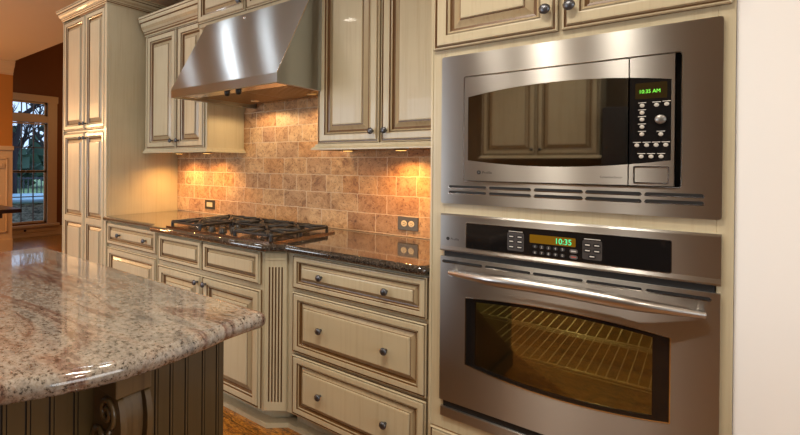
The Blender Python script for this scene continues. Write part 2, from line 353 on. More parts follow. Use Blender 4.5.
def slab(name, poly, z0, z1, m, r, seg=7):
    """stone slab with a full bullnose edge"""
    n = len(poly); ar = sum(poly[i][0] * poly[(i + 1) % n][1] - poly[(i + 1) % n][0] * poly[i][1] for i in range(n)); sg = 1 if ar > 0 else -1
    nrm = []
    for i in range(n):
        a, b_, c_ = Vector(poly[i - 1]), Vector(poly[i]), Vector(poly[(i + 1) % n]); d1 = (b_ - a).normalized(); d2 = (c_ - b_).normalized()
        n1 = Vector((-d1.y, d1.x)) * sg; n2 = Vector((-d2.y, d2.x)) * sg; q = n1 + n2; nrm.append(q * (2 / max(.5, q.length_squared)))
    zc = (z0 + z1) / 2; hz = (z1 - z0) / 2; b = MB(); vs = []
    for k in range(2 * seg + 1):
        t = -pi / 2 + pi * k / (2 * seg); off = r * (1 - cos(t))
        vs += [(p[0] + nn.x * off, p[1] + nn.y * off, zc + hz * sin(t)) for p, nn in zip(poly, nrm)]
    b.add(vs, [(k * n + i, k * n + (i + 1) % n, (k + 1) * n + (i + 1) % n, (k + 1) * n + i) for k in range(2 * seg) for i in range(n)], 0, True)
    b.add(vs[:n], [tuple(range(n))]); b.add(vs[-n:], [tuple(range(n))])
    return b.build(name, m)
# ------------------------------------------------------------------ pantry
pt = thing('pantry_cabinet', (-2.88, -.31, 0), 'tall cream glazed pantry cabinet with four doors at the left end of the counter', 'cabinet')
X0, X1 = -3.25, -2.514
b = MB().box(X0, X1, -.61, -.004, .1, 2.462).box(X0 + .02, X1, -.55, -.004, 0, .1)
b.box(X1 - .03, X1, -.632, -.61, .1, 2.46).box(X0, X0 + .012, -.63, -.61, .1, 2.46)
b.build('body', [CREAM], pt, bevel=.003)
cr = MB(); crown(cr, X0, X1, -.632, 2.458, .088, True, True, -.004, .72); cr.build('crown_moulding', PM, pt)
XM = -2.862
for i, (a, c) in enumerate(((X0 + .015, XM - .002), (XM + .002, X1 - .034))):
    for z0, z1, sp in ((.11, 1.538, .85), (1.552, 2.448, None)):
        d = panel('door', a, c, z0, z1, -.61, pt, .088, .021, sp)
        kx = (XM - .03) if i == 0 else (XM + .03)
        knob(kx, -.631, 1.600 if sp is None else 1.487, d, .0145)

# ------------------------------------------------------------------ upper cabinets
RAIL = [(0, 0), (.026, 0), (.026, .006), (.020, .012), (.012, .018), (.008, .030), (0, .030)]
def upper(x0, x1, yf, z0, z1, doors, label, rail=True, crownh=.135, lside=False, rside=False, group=None, yback=0, W=.10, flip=False):
    c = thing('wall_cabinet', ((x0 + x1) / 2, yback - .01 if not flip else yback, z0), label, 'cabinet', group)
    MB().box(x0, x1, yf + .021, yback, z0, z1).box(x0, doors[0][0] - .003, yf + .013, yf + .021, z0, z1).box(doors[-1][1] + .003, x1, yf + .013, yf + .021, z0, z1).build('body', CREAM, c, bevel=.002)
    xm = (doors[0][1] + doors[1][0]) / 2
    for i, (a, d_) in enumerate(doors):
        d = panel('door', a, d_, z0 + .022, z1 - .008, yf + .021, c, W)
        knob(xm - .036 if i == 0 else xm + .036, yf, z0 + .075, d)
    if rail:
        r = MB(); stretchprof(r, RAIL, x0, x1, yf + .014, z0 - .010, 0, lside, rside, None, yback - .002); r.build('light_rail', [CREAM], c)
    if crownh:
        r = MB(); crown(r, x0, x1, yf + .01, z1 - .004, crownh, lside, rside, yback - .002, .82); r.build('crown_moulding', PM, c)
    return c
fillc = upper(-2.462, -1.725, -.357, 1.383, 2.260, ((-2.430, -2.062), (-2.048, -1.745)), 'cream two-door wall cabinet between the pantry and the range hood', lside=False, rside=True)
upper(-.803, -.05, -.357, 1.383, 2.262, ((-.797, -.431), (-.421, -.058)), 'cream two-door wall cabinet to the right of the range hood above the wall outlet', lside=True, rside=False)
MB().box(-2.512, -2.462, -.30, -.004, 1.385, 2.30).build('filler_strip', CREAM, fillc)
hc = upper(-1.706, -.812, -.45, 2.165, 2.66, ((-1.70, -1.262), (-1.254, -.816)), 'short cream two-door cabinet directly above the range hood', rail=False, crownh=0, W=.085)

# ------------------------------------------------------------------ range hood
hd = thing('range_hood', (-1.19, -.35, 1.68), 'sloped brushed stainless steel range hood over the gas cooktop', 'range hood')
hx0, hx1 = -1.616, -.771; zb, zl, zt = 1.681, 1.727, 2.163; yb_ = -.700; yt = yb_ + .585 * (zt - zl)
b = MB()
prof = [(yb_, zb), (yb_, zl), (yt, zt), (-.012, zt), (-.012, zb), (-.42, zb + .0)]
def sidefn(x): return lambda: None
t_ = .012
# slope skin, front lip
b.add([(hx0, yb_, zl), (hx1, yb_, zl), (hx1, yt, zt), (hx0, yt, zt)], [(0, 1, 2, 3)])
b.add([(hx0, yb_, zb), (hx1, yb_, zb), (hx1, yb_, zl), (hx0, yb_, zl)], [(0, 1, 2, 3)])
b.add([(hx0, yb_ + .02, zb), (hx1, yb_ + .02, zb), (hx1, yb_, zb), (hx0, yb_, zb)], [(0, 1, 2, 3)])
b.add([(hx0, yb_ + .02, zb + .03), (hx1, yb_ + .02, zb + .03), (hx1, yb_ + .02, zb), (hx0, yb_ + .02, zb)], [(0, 1, 2, 3)])
for x in (hx0, hx1):
    b.add([(x, yb_, zb), (x, yb_, zl), (x, yt, zt), (x, -.012, zt), (x, -.012, zb)], [(0, 1, 2, 3, 4)])
for x, xi in ((hx0, hx0 + .02), (hx1, hx1 - .02)):
    b.add([(x, yb_, zb), (xi, yb_ + .02, zb), (xi, -.012, zb), (x, -.012, zb)], [(0, 1, 2, 3)])
    b.add([(xi, yb_ + .02, zb), (xi, yb_ + .02, zb + .05), (xi, -.012, zb + .05), (xi, -.012, zb)], [(0, 1, 2, 3)])
b.add([(hx0, -.012, zt), (hx1, -.012, zt), (hx1, yt, zt), (hx0, yt, zt)], [(0, 1, 2, 3)])
b.build('canopy', HSTEEL, hd, uv=True, fix=False)
MB().tube([(hx1 + .0005, yb_, zl), (hx1 + .0005, yt, zt)], .003, 6).build('edge_seam', CHROME, hd)
MB().box(hx0 + .02, hx1 - .02, yb_ + .02, -.56, zb + .008, zb + .022).build('control_strip', steel('strip_steel', (.62, .5, .4, 1), .25), hd, uv=True)
f_ = MB()
for k in range(2):
    xa = hx0 + .03 + k * .40; f_.box(xa, xa + .385, -.55, -.08, zb + .022, zb + .036)
    for j in range(12): f_.box(xa + .02 + j * .03, xa + .032 + j * .03, -.53, -.10, zb + .018, zb + .022)
f_.build('grease_filter', mat('filter_aluminium', srgb(150, 126, 100), .4, .8), hd)
for k_, x in enumerate((-1.42, -.96)):  # lamps and lenses added under the hood to warm the cabinet side
    hl = MB().lathe([(.028, 0), (.028, -.004), (.001, -.005)], (x, -.20, zb + .020), (0, 0, 1), 16).build('lamp_lens', BONE, hd)
    l_ = bpy.data.lights.new('hood_fill', 'SPOT'); l_.spot_size = radians(165); l_.spot_blend = .3; l_.energy = 5; l_.color = (1, .70, .38); l_.shadow_soft_size = .002
    o = bpy.data.objects.new('hood_fill', l_); o.location = Vector((x, -.20, zb - .001)) - ORG[hd.name]; o.parent = hd; COL.objects.link(o)
for x in (-1.205, -1.115): 
    MB().lathe([(.016, 0), (.016, -.010), (.013, -.024), (.004, -.027)], (x, -.625, zb + .008), (0, 0, 1), 14).build('knob', KNOBB, hd)
MB().lathe([(.010, 0), (.010, .004), (.006, .008), (.001, .009)], (-1.245, yt - .017, zt - .03), (0, -.863, .505), 14).build('badge_bolt', CHROME, hd)

# ------------------------------------------------------------------ backsplash
bs = MB().box(-2.512, -.049, -.010, 0, .914, 1.39).box(-1.722, -.806, -.010, 0, 1.39, 1.72)
tag(bs.build('tile_backsplash', TILE), 'brown travertine brick-pattern tile backsplash on the wall between counter and wall cabinets', 'backsplash')

# ------------------------------------------------------------------ base cabinets
def drawer(x0, x1, z0, z1, yb, parent, W, knobs, name='drawer', T=.021):
    d = panel(name, x0, x1, z0, z1, yb, parent, W, T)
    for kx in knobs: knob(kx, yb - T + (.0015), (z0 + z1) / 2, d)
    return d
# left base cabinet
c = thing('base_cabinet', (-2.19, -.3, 0), 'cream base cabinet with one drawer over a door, beside the pantry', 'cabinet')
MB().box(-2.512, -1.845, -.608, -.012, .1, .876).box(-2.512, -1.845, -.53, -.012, 0, .1).build('body', CREAM, c, bevel=.002)
drawer(-2.505, -1.874, .712, .868, -.608, c, .058, (-2.32, -1.99))
d = panel('door', -2.505, -1.874, .11, .690, -.608, c, .09)
# cooktop cabinet
c = thing('base_cabinet', (-1.31, -.35, 0), 'cream bump-out base cabinet under the gas cooktop with fluted angled corner posts', 'cabinet')
poly = [(-1.843, -.012), (-1.843, -.608), (-1.757, -.680), (-.862, -.680), (-.776, -.608), (-.776, -.012)]
MB().prism(poly, lambda p, q, t: (p, q, t), .1, .876).build('body', CREAM, c, bevel=.001)
kp = [(-1.80, -.012), (-1.80, -.53), (-1.74, -.592), (-.88, -.592), (-.82, -.53), (-.82, -.012)]
MB().prism(kp, lambda p, q, t: (p, q, t), .0, .1).build('plinth', CREAM, c)
for a, e in ((-1.740, -1.331), (-1.317, -.880)):
    drawer(a, e, .712, .868, -.680, c, .052, (), 'false_drawer')
for i, (a, e) in enumerate(((-1.745, -1.324), (-1.319, -.876))):
    d = panel('door', a, e, .108, .684, -.680, c, .095)
    knob(-1.353 if i == 0 else -1.282, -.701, .645, d)
def post(parent, ax, ay, bx, by):
    """fluted panel on the 45 degree face running from a to b"""
    A = Vector((ax, ay, 0)); B = Vector((bx, by, 0)); u = (B - A); Lw = u.length; u.normalize(); n = Vector((u.y, -u.x, 0))
    fn = lambda x, h, z: tuple(A + u * x + n * h + Vector((0, 0, z)))
    b = MB(); T = .012; m0, m1 = .004, Lw - .004; fw0, fw1 = .022, Lw - .022; nf = 5; zb0, zt0 = .108, .868; z0, z1 = .150, .800
    def q(x0, x1, za, zc, h0=T, h1=T, m=0): b.add([fn(x0, h0, za), fn(x1, h1, za), fn(x1, h1, zc), fn(x0, h0, zc)], [(0, 1, 2, 3)], m)
    q(m0, fw0, zb0, zt0); q(fw1, m1, zb0, zt0); q(fw0, fw1, zb0, z0); q(fw0, fw1, z1, zt0)
    b.add([fn(m0, 0, zb0), fn(m0, T, zb0), fn(m0, T, zt0), fn(m0, 0, zt0)], [(0, 1, 2, 3)]); b.add([fn(m1, 0, zb0), fn(m1, T, zb0), fn(m1, T, zt0), fn(m1, 0, zt0)], [(0, 1, 2, 3)])
    b.add([fn(m0, 0, zb0), fn(m1, 0, zb0), fn(m1, T, zb0), fn(m0, T, zb0)], [(0, 1, 2, 3)]); b.add([fn(m0, 0, zt0), fn(m1, 0, zt0), fn(m1, T, zt0), fn(m0, T, zt0)], [(0, 1, 2, 3)])
    pw = (fw1 - fw0) / (nf * 2 - 1) 
    x = fw0
    for k in range(nf * 2 - 1):
        if k % 2 == 0:
            d = .007
            q(x, x + pw * .3, z0, z1, T, T - d, 1); q(x + pw * .3, x + pw * .7, z0, z1, T - d, T - d - .001, 1); q(x + pw * .7, x + pw, z0, z1, T - d, T, 1)
            for zz in (z0, z1): b.add([fn(x, T, zz), fn(x + pw, T, zz), fn(x + pw * .7, T - d, zz), fn(x + pw * .3, T - d, zz)], [(0, 1, 2, 3)], 1)
        else: q(x, x + pw, z0, z1, T, T, 0)
        x += pw
    o = b.build('fluted_post', [CREAM, GLAZE], parent)
    MB().prism([(m0, 0), (m1, 0), (m1, .016), (m0, .016)], lambda p, q_, t: fn(p, q_, t), .835, .845).build('post_bead', [CREAM], parent)
post(c, -.862, -.680, -.776, -.608); post(c, -1.843, -.608, -1.757, -.680)
# drawer base
c = thing('base_cabinet', (-.41, -.3, 0), 'cream three-drawer base cabinet with six knobs beside the wall oven', 'cabinet')
MB().box(-.774, -.050, -.608, -.012, .1, .876).box(-.774, -.050, -.53, -.012, 0, .1).build('body', CREAM, c, bevel=.002)
MB().box(-.054 + .0, -.050, -.612, -.608, .1, .876).build('stile', CREAM, c)
drawer(-.730, -.059, .709, .867, -.608, c, .060, (-.557, -.228))
drawer(-.730, -.059, .409, .691, -.608, c, .072, (-.557, -.228))
drawer(-.730, -.059, .115, .394, -.608, c, .072, (-.557, -.228))
# shoe moulding
sm = MB()
path = [(-2.51, -.575), (-1.86, -.575), (-1.76, -.652), (-.87, -.652), (-.795, -.575), (-.05, -.575)]
for (ax, ay), (bx_, by_) in zip(path[:-1], path[1:]):
    u = Vector((bx_ - ax, by_ - ay, 0)).normalized(); n = Vector((u.y, -u.x, 0))
    sm.add([(ax, ay, 0), (bx_, by_, 0), (bx_, by_, .022), (ax, ay, .022), (ax - n.x * .0, ay + .06, .026), (bx_, by_ + .06, .026)], [(0, 1, 2, 3), (3, 2, 5, 4)])
struct(sm.build('trim_3', CREAM))

# ------------------------------------------------------------------ countertop
cp = [(-2.511, -.012), (-2.511, -.655), (-1.865, -.655), (-1.845, -.668), (-1.80, -.722), (-1.785, -.727), (-.845, -.727), (-.83, -.722), (-.765, -.663), (-.745, -.655), (-.085, -.655), (-.062, -.648), (-.05, -.628), (-.05, -.012)]
tag(slab('countertop', cp, .877, .914, GRAN, .0185), 'polished dark brown granite countertop running along the tiled wall', 'countertop')

# ------------------------------------------------------------------ cooktop
ck = thing('gas_cooktop', (-1.26, -.42, .914), 'five-burner gas cooktop with black iron grates set in the dark granite', 'cooktop')
cx0, cx1, cy0, cy1 = -1.70, -.812, -.682, -.165
pr = [(cx0 + .02, cy0), (cx1 - .02, cy0), (cx1 - .005, cy0 + .006), (cx1, cy0 + .022), (cx1, cy1), (cx0, cy1), (cx0, cy0 + .022), (cx0 + .005, cy0 + .006)]
CTS = mat('cooktop_steel', (.42, .33, .27, 1), .18, 1.0)
MB().prism(pr, lambda p, q, t: (p, q, t), .9145, .923).build('tray', CTS, ck, bevel=.003, uv=False)
def grate(x0, x1, y0, y1, burners):
    z = .948; b = MB()
    def bar(a, c, r0=.0075, r1=.0075): b.tube([a, c], [r0, r1], 6)
    n = len(burners); hy = (y1 - y0) / (2 * n); hx = (x1 - x0) / 2; xm = (x0 + x1) / 2
    for y in ((y0, y1) if n == 1 else (y0, (y0 + y1) / 2, y1)):
        bar((x0 + .02, y, z - .002), (x1 - .02, y, z - .002))
    for x in (x0, x1):
        bar((x, y0 + .015, z - .002), (x, y1 - .015, z - .002))
        for y in (y0, y1): b.tube([(x, y + (.018 if y == y0 else -.018), z), (x + (.008 if x == x0 else -.008), y + (.006 if y == y0 else -.006), z), (x + (.022 if x == x0 else -.022), y, z)], .0085, 6)
    for (bx, by) in burners:
        for k in range(8):
            a = k * pi / 4; dx, dy = cos(a), sin(a)
            tt = min(hx / abs(dx) if abs(dx) > .01 else 9, hy / abs(dy) if abs(dy) > .01 else 9)
            b.tube([(bx + dx * .022, by + dy * .022, z + .004), (bx + dx * .06, by + dy * .06, z + .006), (bx + dx * tt * .97, by + dy * tt * .97, z)], [.0055, .0075, .0085], 6)
    for x in (x0 + .006, x1 - .006):
        for y in (y0 + .006, (y0 + y1) / 2, y1 - .006): b.tube([(x, y, .9235), (x, y, z)], [.010, .008], 6)
    b.build('grate', IRON, ck)
BU = [(-1.53, -.54, .042), (-1.53, -.30, .036), (-.98, -.54, .036), (-.98, -.30, .046), (-1.255, -.30, .05)]
grate(-1.67, -1.395, -.655, -.185, [BU[0][:2], BU[1][:2]]); grate(-1.115, -.845, -.655, -.185, [BU[2][:2], BU[3][:2]]); grate(-1.385, -1.125, -.42, -.185, [BU[4][:2]])
for x, y, r in BU:
    bo = MB().lathe([(r * 1.5, 0), (r * 1.45, .003), (r * 1.1, .004), (r * 1.05, .012), (r * .9, .013)], (x, y, .923), (0, 0, 1), 24).build('burner', POL, ck)
    MB().lathe([(r, .013), (r, .019), (r * .85, .022), (.001, .023)], (x, y, .923), (0, 0, 1), 24).build('burner_cap', BURN, bo)
for x, y in ((-1.325, -.625), (-1.235, -.625), (-1.325, -.545), (-1.235, -.545), (-1.28, -.47)):
    b = MB().lathe([(.024, 0), (.024, .004), (.019, .006), (.018, .020), (.015, .023), (.001, .024)], (x, y, .923), (0, 0, 1), 18)
    b.box(x - .003, x + .003, y - .016, y + .016, .945, .950); b.build('control_knob', KNOBB, ck)

# ------------------------------------------------------------------ outlets
def outlet(x, z, wd, ht, label, duplex):
    t = thing('power_outlet', (x, -.010, z), label, 'outlet')
    MB().box(x - wd / 2, x + wd / 2, -.0165, -.010, z - ht / 2, z + ht / 2).build('cover_plate', BRONZE, t, bevel=.002)
    if duplex:
        for sx_ in (-.021, .021):
            o = MB().lathe([(.0165, 0), (.0165, .0022), (.015, .003)], (x + sx_, -.0165, z), (0, -1, 0), 20).build('receptacle', BONE, t)
            MB().box(x + sx_ - .006, x + sx_ + .006, -.0200, -.0193, z + .004, z + .006).box(x + sx_ - .006, x + sx_ + .006, -.0200, -.0193, z - .006, z - .004).box(x + sx_ + .007, x + sx_ + .010, -.0200, -.0193, z - .002, z + .002).build('slots', DARKINK, o)
    else:
        MB().box(x - .033, x + .033, -.0185, -.0165, z - .017, z + .017).build('receptacle', BONE, t, bevel=.001)
outlet(-.448, .985, .118, .072, 'bronze duplex wall outlet on the tile above the counter near the oven', True)
outlet(-2.09, .985, .116, .070, 'small bronze wall outlet on the tile behind the cooktop near the pantry', False)

# ------------------------------------------------------------------ under-cabinet lights
def puck(x, y, label, power):
    t = thing('under_cabinet_light', (x, y, 1.383), label, 'light')
    MB().lathe([(.035, 0), (.035, -.011), (.030, -.012)], (x, y, 1.3825), (0, 0, 1), 20).build('housing', mat('bronze_housing', srgb(120, 92, 60), .4, .5), t)
    MB().lathe([(.027, -.0121), (.024, -.0135), (.001, -.014)], (x, y, 1.3825), (0, 0, 1), 20).build('lens', mat('lamp_lens', (1, .8, .5, 1), .4, emit=(1, .52, .14, 1), es=2.5), t)
    l = bpy.data.lights.new('puck_lamp', 'SPOT'); l.energy = power; l.color = (1, .50, .15); l.spot_size = radians(150); l.spot_blend = .8; l.shadow_soft_size = .012
    o = bpy.data.objects.new('puck_lamp', l); o.location = Vector((x, y, 1.3665)) - ORG[t.name]; o.parent = t; COL.objects.link(o)
puck(-.715, -.19, 'round under-cabinet light at the left end beneath the right wall cabinet', 1.0)
puck(-.42, -.15, 'round under-cabinet light near the middle beneath the right wall cabinet', 20)
puck(-2.27, -.17, 'round under-cabinet light beneath the left wall cabinet next to the pantry', 24)
puck(-1.95, -.16, 'round under-cabinet light beneath the left wall cabinet nearer the range hood', 15)

# ------------------------------------------------------------------ tall oven cabinet
oc = thing('oven_cabinet', (.36, -.3, 0), 'tall cream cabinet housing the built-in microwave and wall oven', 'cabinet')
FY = -.628; OX0, OX1 = -.047, .781
b = MB()
b.box(OX0, OX0 + .02, FY + .002, -.005, .1, CZ - .01).box(OX1 - .02, OX1, FY + .002, -.505, .1, CZ - .01).box(OX0, OX1, -.03, -.005, .1, CZ - .01) if False else b.box(OX0, OX0 + .02, FY + .002, -.012, .1, CZ - .01).box(OX1 - .02, OX1, FY + .002, -.012, .1, CZ - .01).box(OX0 + .02, OX1 - .02, -.03, -.012, .1, CZ - .01)
# face frame
for x0, x1, z0, z1 in ((OX0, .010, .1, CZ - .01), (.747, OX1, .1, CZ - .01), (.010, .747, 1.685, CZ - .01), (.010, .747, 1.118, 1.165), (.010, .747, .1, .385)):
    b.box(x0, x1, FY, FY + .02, z0, z1)
b.box(OX0 + .02, OX1 - .02, -.57, -.03, 1.13, 1.15).box(OX0 + .02, OX1 - .02, -.57, -.03, .36, .38).box(OX0 + .01, OX1, -.56, -.03, 0, .1)
b.build('body', CREAM, oc, bevel=.0012, seg=1)
MB().box(OX0 + .001, OX0 + .010, FY - .004, FY, .1, CZ - .02).build('corner_bead', CREAM, oc, bevel=.002)
for i, (a, e) in enumerate(((-.031, .374), (.386, .772))):
    d = panel('door', a, e, 1.722, 2.60, FY, oc, .105, .022)
    knob(.343 if i == 0 else .410, FY - .0205, 1.790 if i == 0 else 1.788, d, .0165)
drawer(-.033, .772, .115, .327, FY, oc, .066, (.15, .58))

# text helper
def text(s, x, z, y, size, m, parent, name, align='LEFT', squash=1.0):
    cu = bpy.data.curves.new(name, 'FONT'); cu.body = s; cu.size = size; cu.align_x = align; cu.extrude = .0002
    tmp = bpy.data.objects.new('tmp', cu); COL.objects.link(tmp); bpy.context.view_layer.update()
    me = bpy.data.meshes.new_from_object(tmp.evaluated_get(bpy.context.evaluated_depsgraph_get()))
    bpy.data.objects.remove(tmp); off = ORG[parent.name]
    for v_ in me.vertices: v_.co = Vector((x + v_.co.x * squash, y - v_.co.z, z + v_.co.y)) - off
    me.materials.clear(); me.materials.append(m)
    o = bpy.data.objects.new(name, me); COL.objects.link(o); o.parent = parent; ORG[o.name] = off; return o
def capsule(b, x0, x1, z, r, y, y2, m=0, seg=6):
    pts = [(x0 + r - r * sin(pi * k / seg), z + r * cos(pi * k / seg)) for k in range(seg + 1)] + [(x1 - r + r * sin(pi * k / seg), z - r * cos(pi * k / seg)) for k in range(seg + 1)]
    b.prism(pts, lambda p, q, t: (p, t, q), y, y2, m)
def rrect(x0, x1, z0, z1, r, seg=5):
    pts = []
    for cx_, cz_, a0 in ((x1 - r, z1 - r, 0), (x0 + r, z1 - r, 90), (x0 + r, z0 + r, 180), (x1 - r, z0 + r, 270)):
        pts += [(cx_ + r * cos(radians(a0 + 90 * k / seg)), cz_ + r * sin(radians(a0 + 90 * k / seg))) for k in range(seg + 1)]
    return pts
Yf = lambda p, q, t: (p, t, q)
# ring frame between two outlines of equal point count
def frame(b, outer, inner, y0, y1, m=0):
    n = len(outer)
    vs = [(p, y1, q) for p, q in outer] + [(p, y1, q) for p, q in inner] + [(p, y0, q) for p, q in outer] + [(p, y0, q) for p, q in inner]
    for i in range(n):
        j = (i + 1) % n
        b.add([vs[i], vs[j], vs[n + j], vs[n + i]], [(0, 1, 2, 3)], m); b.add([vs[i], vs[j], vs[2 * n + j], vs[2 * n + i]], [(0, 1, 2, 3)], m)
        b.add([vs[n + i], vs[n + j], vs[3 * n + j], vs[3 * n + i]], [(0, 1, 2, 3)], m)
# ------------------------------------------------------------------ microwave
mw = thing('microwave', (.378, -.34, 1.158), 'built-in stainless steel microwave with trim frame above the wall oven', 'microwave')
YF = -.641
b = MB(); frame(b, rrect(0, .757, 1.158, 1.692, .008), rrect(.083, .674, 1.240, 1.611, .008), FY, YF); b.build('trim_frame', STEEL, mw, uv=True, bevel=.002)
b = MB(); frame(b, rrect(.081, .676, 1.238, 1.613, .009), rrect(.083, .674, 1.240, 1.611, .008), YF, YF - .0012); b.build('opening_edge', CHROME, mw)
for row, zz in enumerate((1.220, 1.200)):
    for x0, x1 in ((.030, .161), (.171, .301), (.312, .445), (.454, .588), (.597, .721)):
        s = MB(); capsule(s, x0, x1, zz, .0042, YF, YF - .0008); s = s.build('vent_slot', BLACK, mw)
        e = MB(); capsule(e, x0 - .002, x1 + .002, zz - .0025, .0045, YF + .0003, YF - .0004); e.build('slot_lip', CHROME, s)
MB().box(.083, .674, -.60, -.10, 1.240, 1.611).build('cavity_housing', BLACK, mw)
D0, D1, DM = .087, .660, .5585; DY = -.648
def arch(x, side):  # shared window outline across door and control panel
    xc = .378; k = ((x - xc) / .28) ** 2
    return (1.562 - .025 * k) if side > 0 else (1.294 + .021 * k)
def archpoly(x0, x1, n=14):
    xs = [x0 + (x1 - x0) * i / n for i in range(n + 1)]
    return [(x, arch(x, -1)) for x in xs] + [(x, arch(x, 1)) for x in reversed(xs)]
def rect_like(x0, x1, z0, z1, n=14):
    xs = [x0 + (x1 - x0) * i / n for i in range(n + 1)]
    return [(x, z0) for x in xs] + [(x, z1) for x in reversed(xs)]
dr = MB(); frame(dr, rect_like(D0, DM - .0015, 1.243, 1.607), archpoly(.099, DM - .0015), -.605, DY); dr = dr.build('door', STEEL, mw, uv=True)
MB().prism(archpoly(.099, DM - .0015), Yf, -.640, -.6445).build('window_border', BGLASS, dr)
MB().prism(rrect(.128, .497, 1.330, 1.535, .006), Yf, -.6445, -.6452).build('window_screen', MWCAV, dr)
MB().prism(archpoly(.0995, DM - .002), Yf, -.6455, -.6475).build('window_glass', MWGLASS, dr)
cpn = MB(); frame(cpn, rect_like(DM + .0015, D1, 1.243, 1.607), archpoly(DM + .0015, .653), -.605, DY); cpn = cpn.build('control_panel', STEEL, mw, uv=True)
MB().prism(archpoly(DM + .0015, .653), Yf, -.640, -.6472).build('panel_glass', BGLASS, cpn)
MB().prism(rrect(.573, .644, 1.488, 1.533, .003), Yf, -.6472, -.6478).build('display', DISP, cpn)
text('10:35 AM', .581, 1.504, -.6478, .0145, GREEN, cpn, 'clock_digits', squash=.85)
for x, z in [(.589, z) for z in (1.469, 1.449, 1.430, 1.409, 1.388)] + [(.621, 1.469), (.643, 1.470), (.631, 1.387)] + [(x, 1.357) for x in (.578, .600, .621, .642)] + [(x, 1.325) for x in (.588, .610, .632)]:
    bt = MB().lathe([(.0056, 0), (.0056, .002), (.0045, .003), (.0005, .0034)], (x, -.6472, z), (0, -1, 0), 14).build('button', BTN, cpn)
    MB().box(x - .009, x + .009, -.6475, -.6472, z + .0075, z + .0092).build('button_caption', WHITEINK, bt)
MB().lathe([(.0125, 0), (.0125, .010), (.0105, .012), (.001, .0125)], (.630, -.6472, 1.428), (0, -1, 0), 26).build('dial', mat('dial_metal', srgb(140, 138, 134), .35, .7), cpn)
b = MB(); frame(b, rrect(.570, .650, 1.249, 1.298, .004), rrect(.5735, .6465, 1.2525, 1.2945, .003), DY, DY - .0015); b.build('door_release_button', CHROME, cpn)
tx = text('Profile', .149, 1.268, DY, .0125, DARKINK, dr, 'maker_lettering'); 
b = MB(); b.lathe([(.0068, 0), (.0068, .0006)], (.138, DY, 1.2725), (0, -1, 0), 20); b.build('maker_emblem', DARKINK, dr)
b = MB(); frame(b, rrect(.1352, .1408, 1.2697, 1.2753, .0027), rrect(.1362, .1398, 1.2707, 1.2743, .0017), DY - .0006, DY - .001); b.build('emblem_ring', CHROME, dr)
text('Convection/Sensor', .545, 1.262, DY, .0088, DARKINK, dr, 'model_lettering', 'RIGHT', .8)

# ------------------------------------------------------------------ wall oven
ov = thing('oven', (.378, -.34, .377), 'stainless steel single wall oven with bar handle beneath the microwave', 'oven')
# control panel: tilted bottom lip
cpb = MB()
cs = [(-.60, .984), (-.640, .984), (-.646, .990), (YF, 1.003), (YF, 1.114), (-.636, 1.120), (-.60, 1.120)]
cpb.prism(cs, lambda p, q, t: (t, p, q), 0, .757); cpb = cpb.build('control_panel', STEEL, ov, uv=True, bevel=.0015)
MB().prism(rrect(.0945, .6555, 1.0045, 1.0925, .004), Yf, YF + .001, YF - .002).build('panel_glass', BGLASS, cpb)
b = MB(); frame(b, rrect(.093, .657, 1.003, 1.094, .005), rrect(.0945, .6555, 1.0045, 1.0925, .004), YF, YF - .0024); b.build('glass_edge', CHROME, cpb)
GY = YF - .002
MB().prism(rrect(.300, .429, 1.047, 1.074, .003), Yf, GY, GY - .0006).build('display', AMBER, cpb)
text('10:35', .372, 1.0515, GY - .0007, .025, TEAL, cpb, 'clock_digits', squash=.85)
for k in range(10):
    x = .316 + (k % 5) * .0195; z = 1.036 - (k // 5) * .019
    o = MB(); capsule(o, x - .0075, x + .0075, z, .0058, GY, GY - .0008); o = o.build('number_key', BTND, cpb)
    text(str((k + 1) % 10), x, z - .0035, GY - .0009, .010, WHITEINK, o, 'key_digit', 'CENTER')
for bx0, bx1, bz0, bz1, keys in ((.232, .283, 1.014, 1.074, [(.2445, z) for z in (1.061, 1.045, 1.027)] + [(.270, z) for z in (1.061, 1.045, 1.027)]),
                                 (.447, .497, 1.014, 1.072, [(.460, 1.058), (.484, 1.058), (.460, 1.041), (.484, 1.041), (.472, 1.024)])):
    pd = MB().prism(rrect(bx0, bx1, bz0, bz1, .005), Yf, GY, GY - .0004).build('key_pad', mat('pad_grey', srgb(66, 62, 60), .4), cpb)
    for x, z in keys:
        o = MB(); capsule(o, x - .0105, x + .0105, z, .0062, GY - .0004, GY - .0012); o.build('key', BTND, pd)
        o = MB().box(x - .006, x + .006, GY - .0015, GY - .0012, z - .0015, z + .0015); o.build('key_caption', WHITEINK, pd)
    MB().box(bx0 + .004, bx1 - .004, GY - .0004, GY, bz1 + .003, bz1 + .0048).build('pad_caption', WHITEINK, pd)
for z in (1.034, 1.016):
    o = MB(); capsule(o, .413, .435, z, .006, GY, GY - .0008); o = o.build('key', mat('key_grey', srgb(92, 88, 86), .4), cpb)
    MB().box(.4175, .4305, GY - .0011, GY - .0008, z - .0015, z + .0015).build('key_caption', WHITEINK if z > 1.02 else mat('red_print', srgb(190, 90, 80), .5), o)
b = MB(); b.lathe([(.0062, 0), (.0062, .0006)], (.028, YF, 1.030), (0, -1, 0), 18); b.build('maker_emblem', DARKINK, cpb)
text('Profile', .038, 1.026, YF, .0115, DARKINK, cpb, 'maker_lettering')
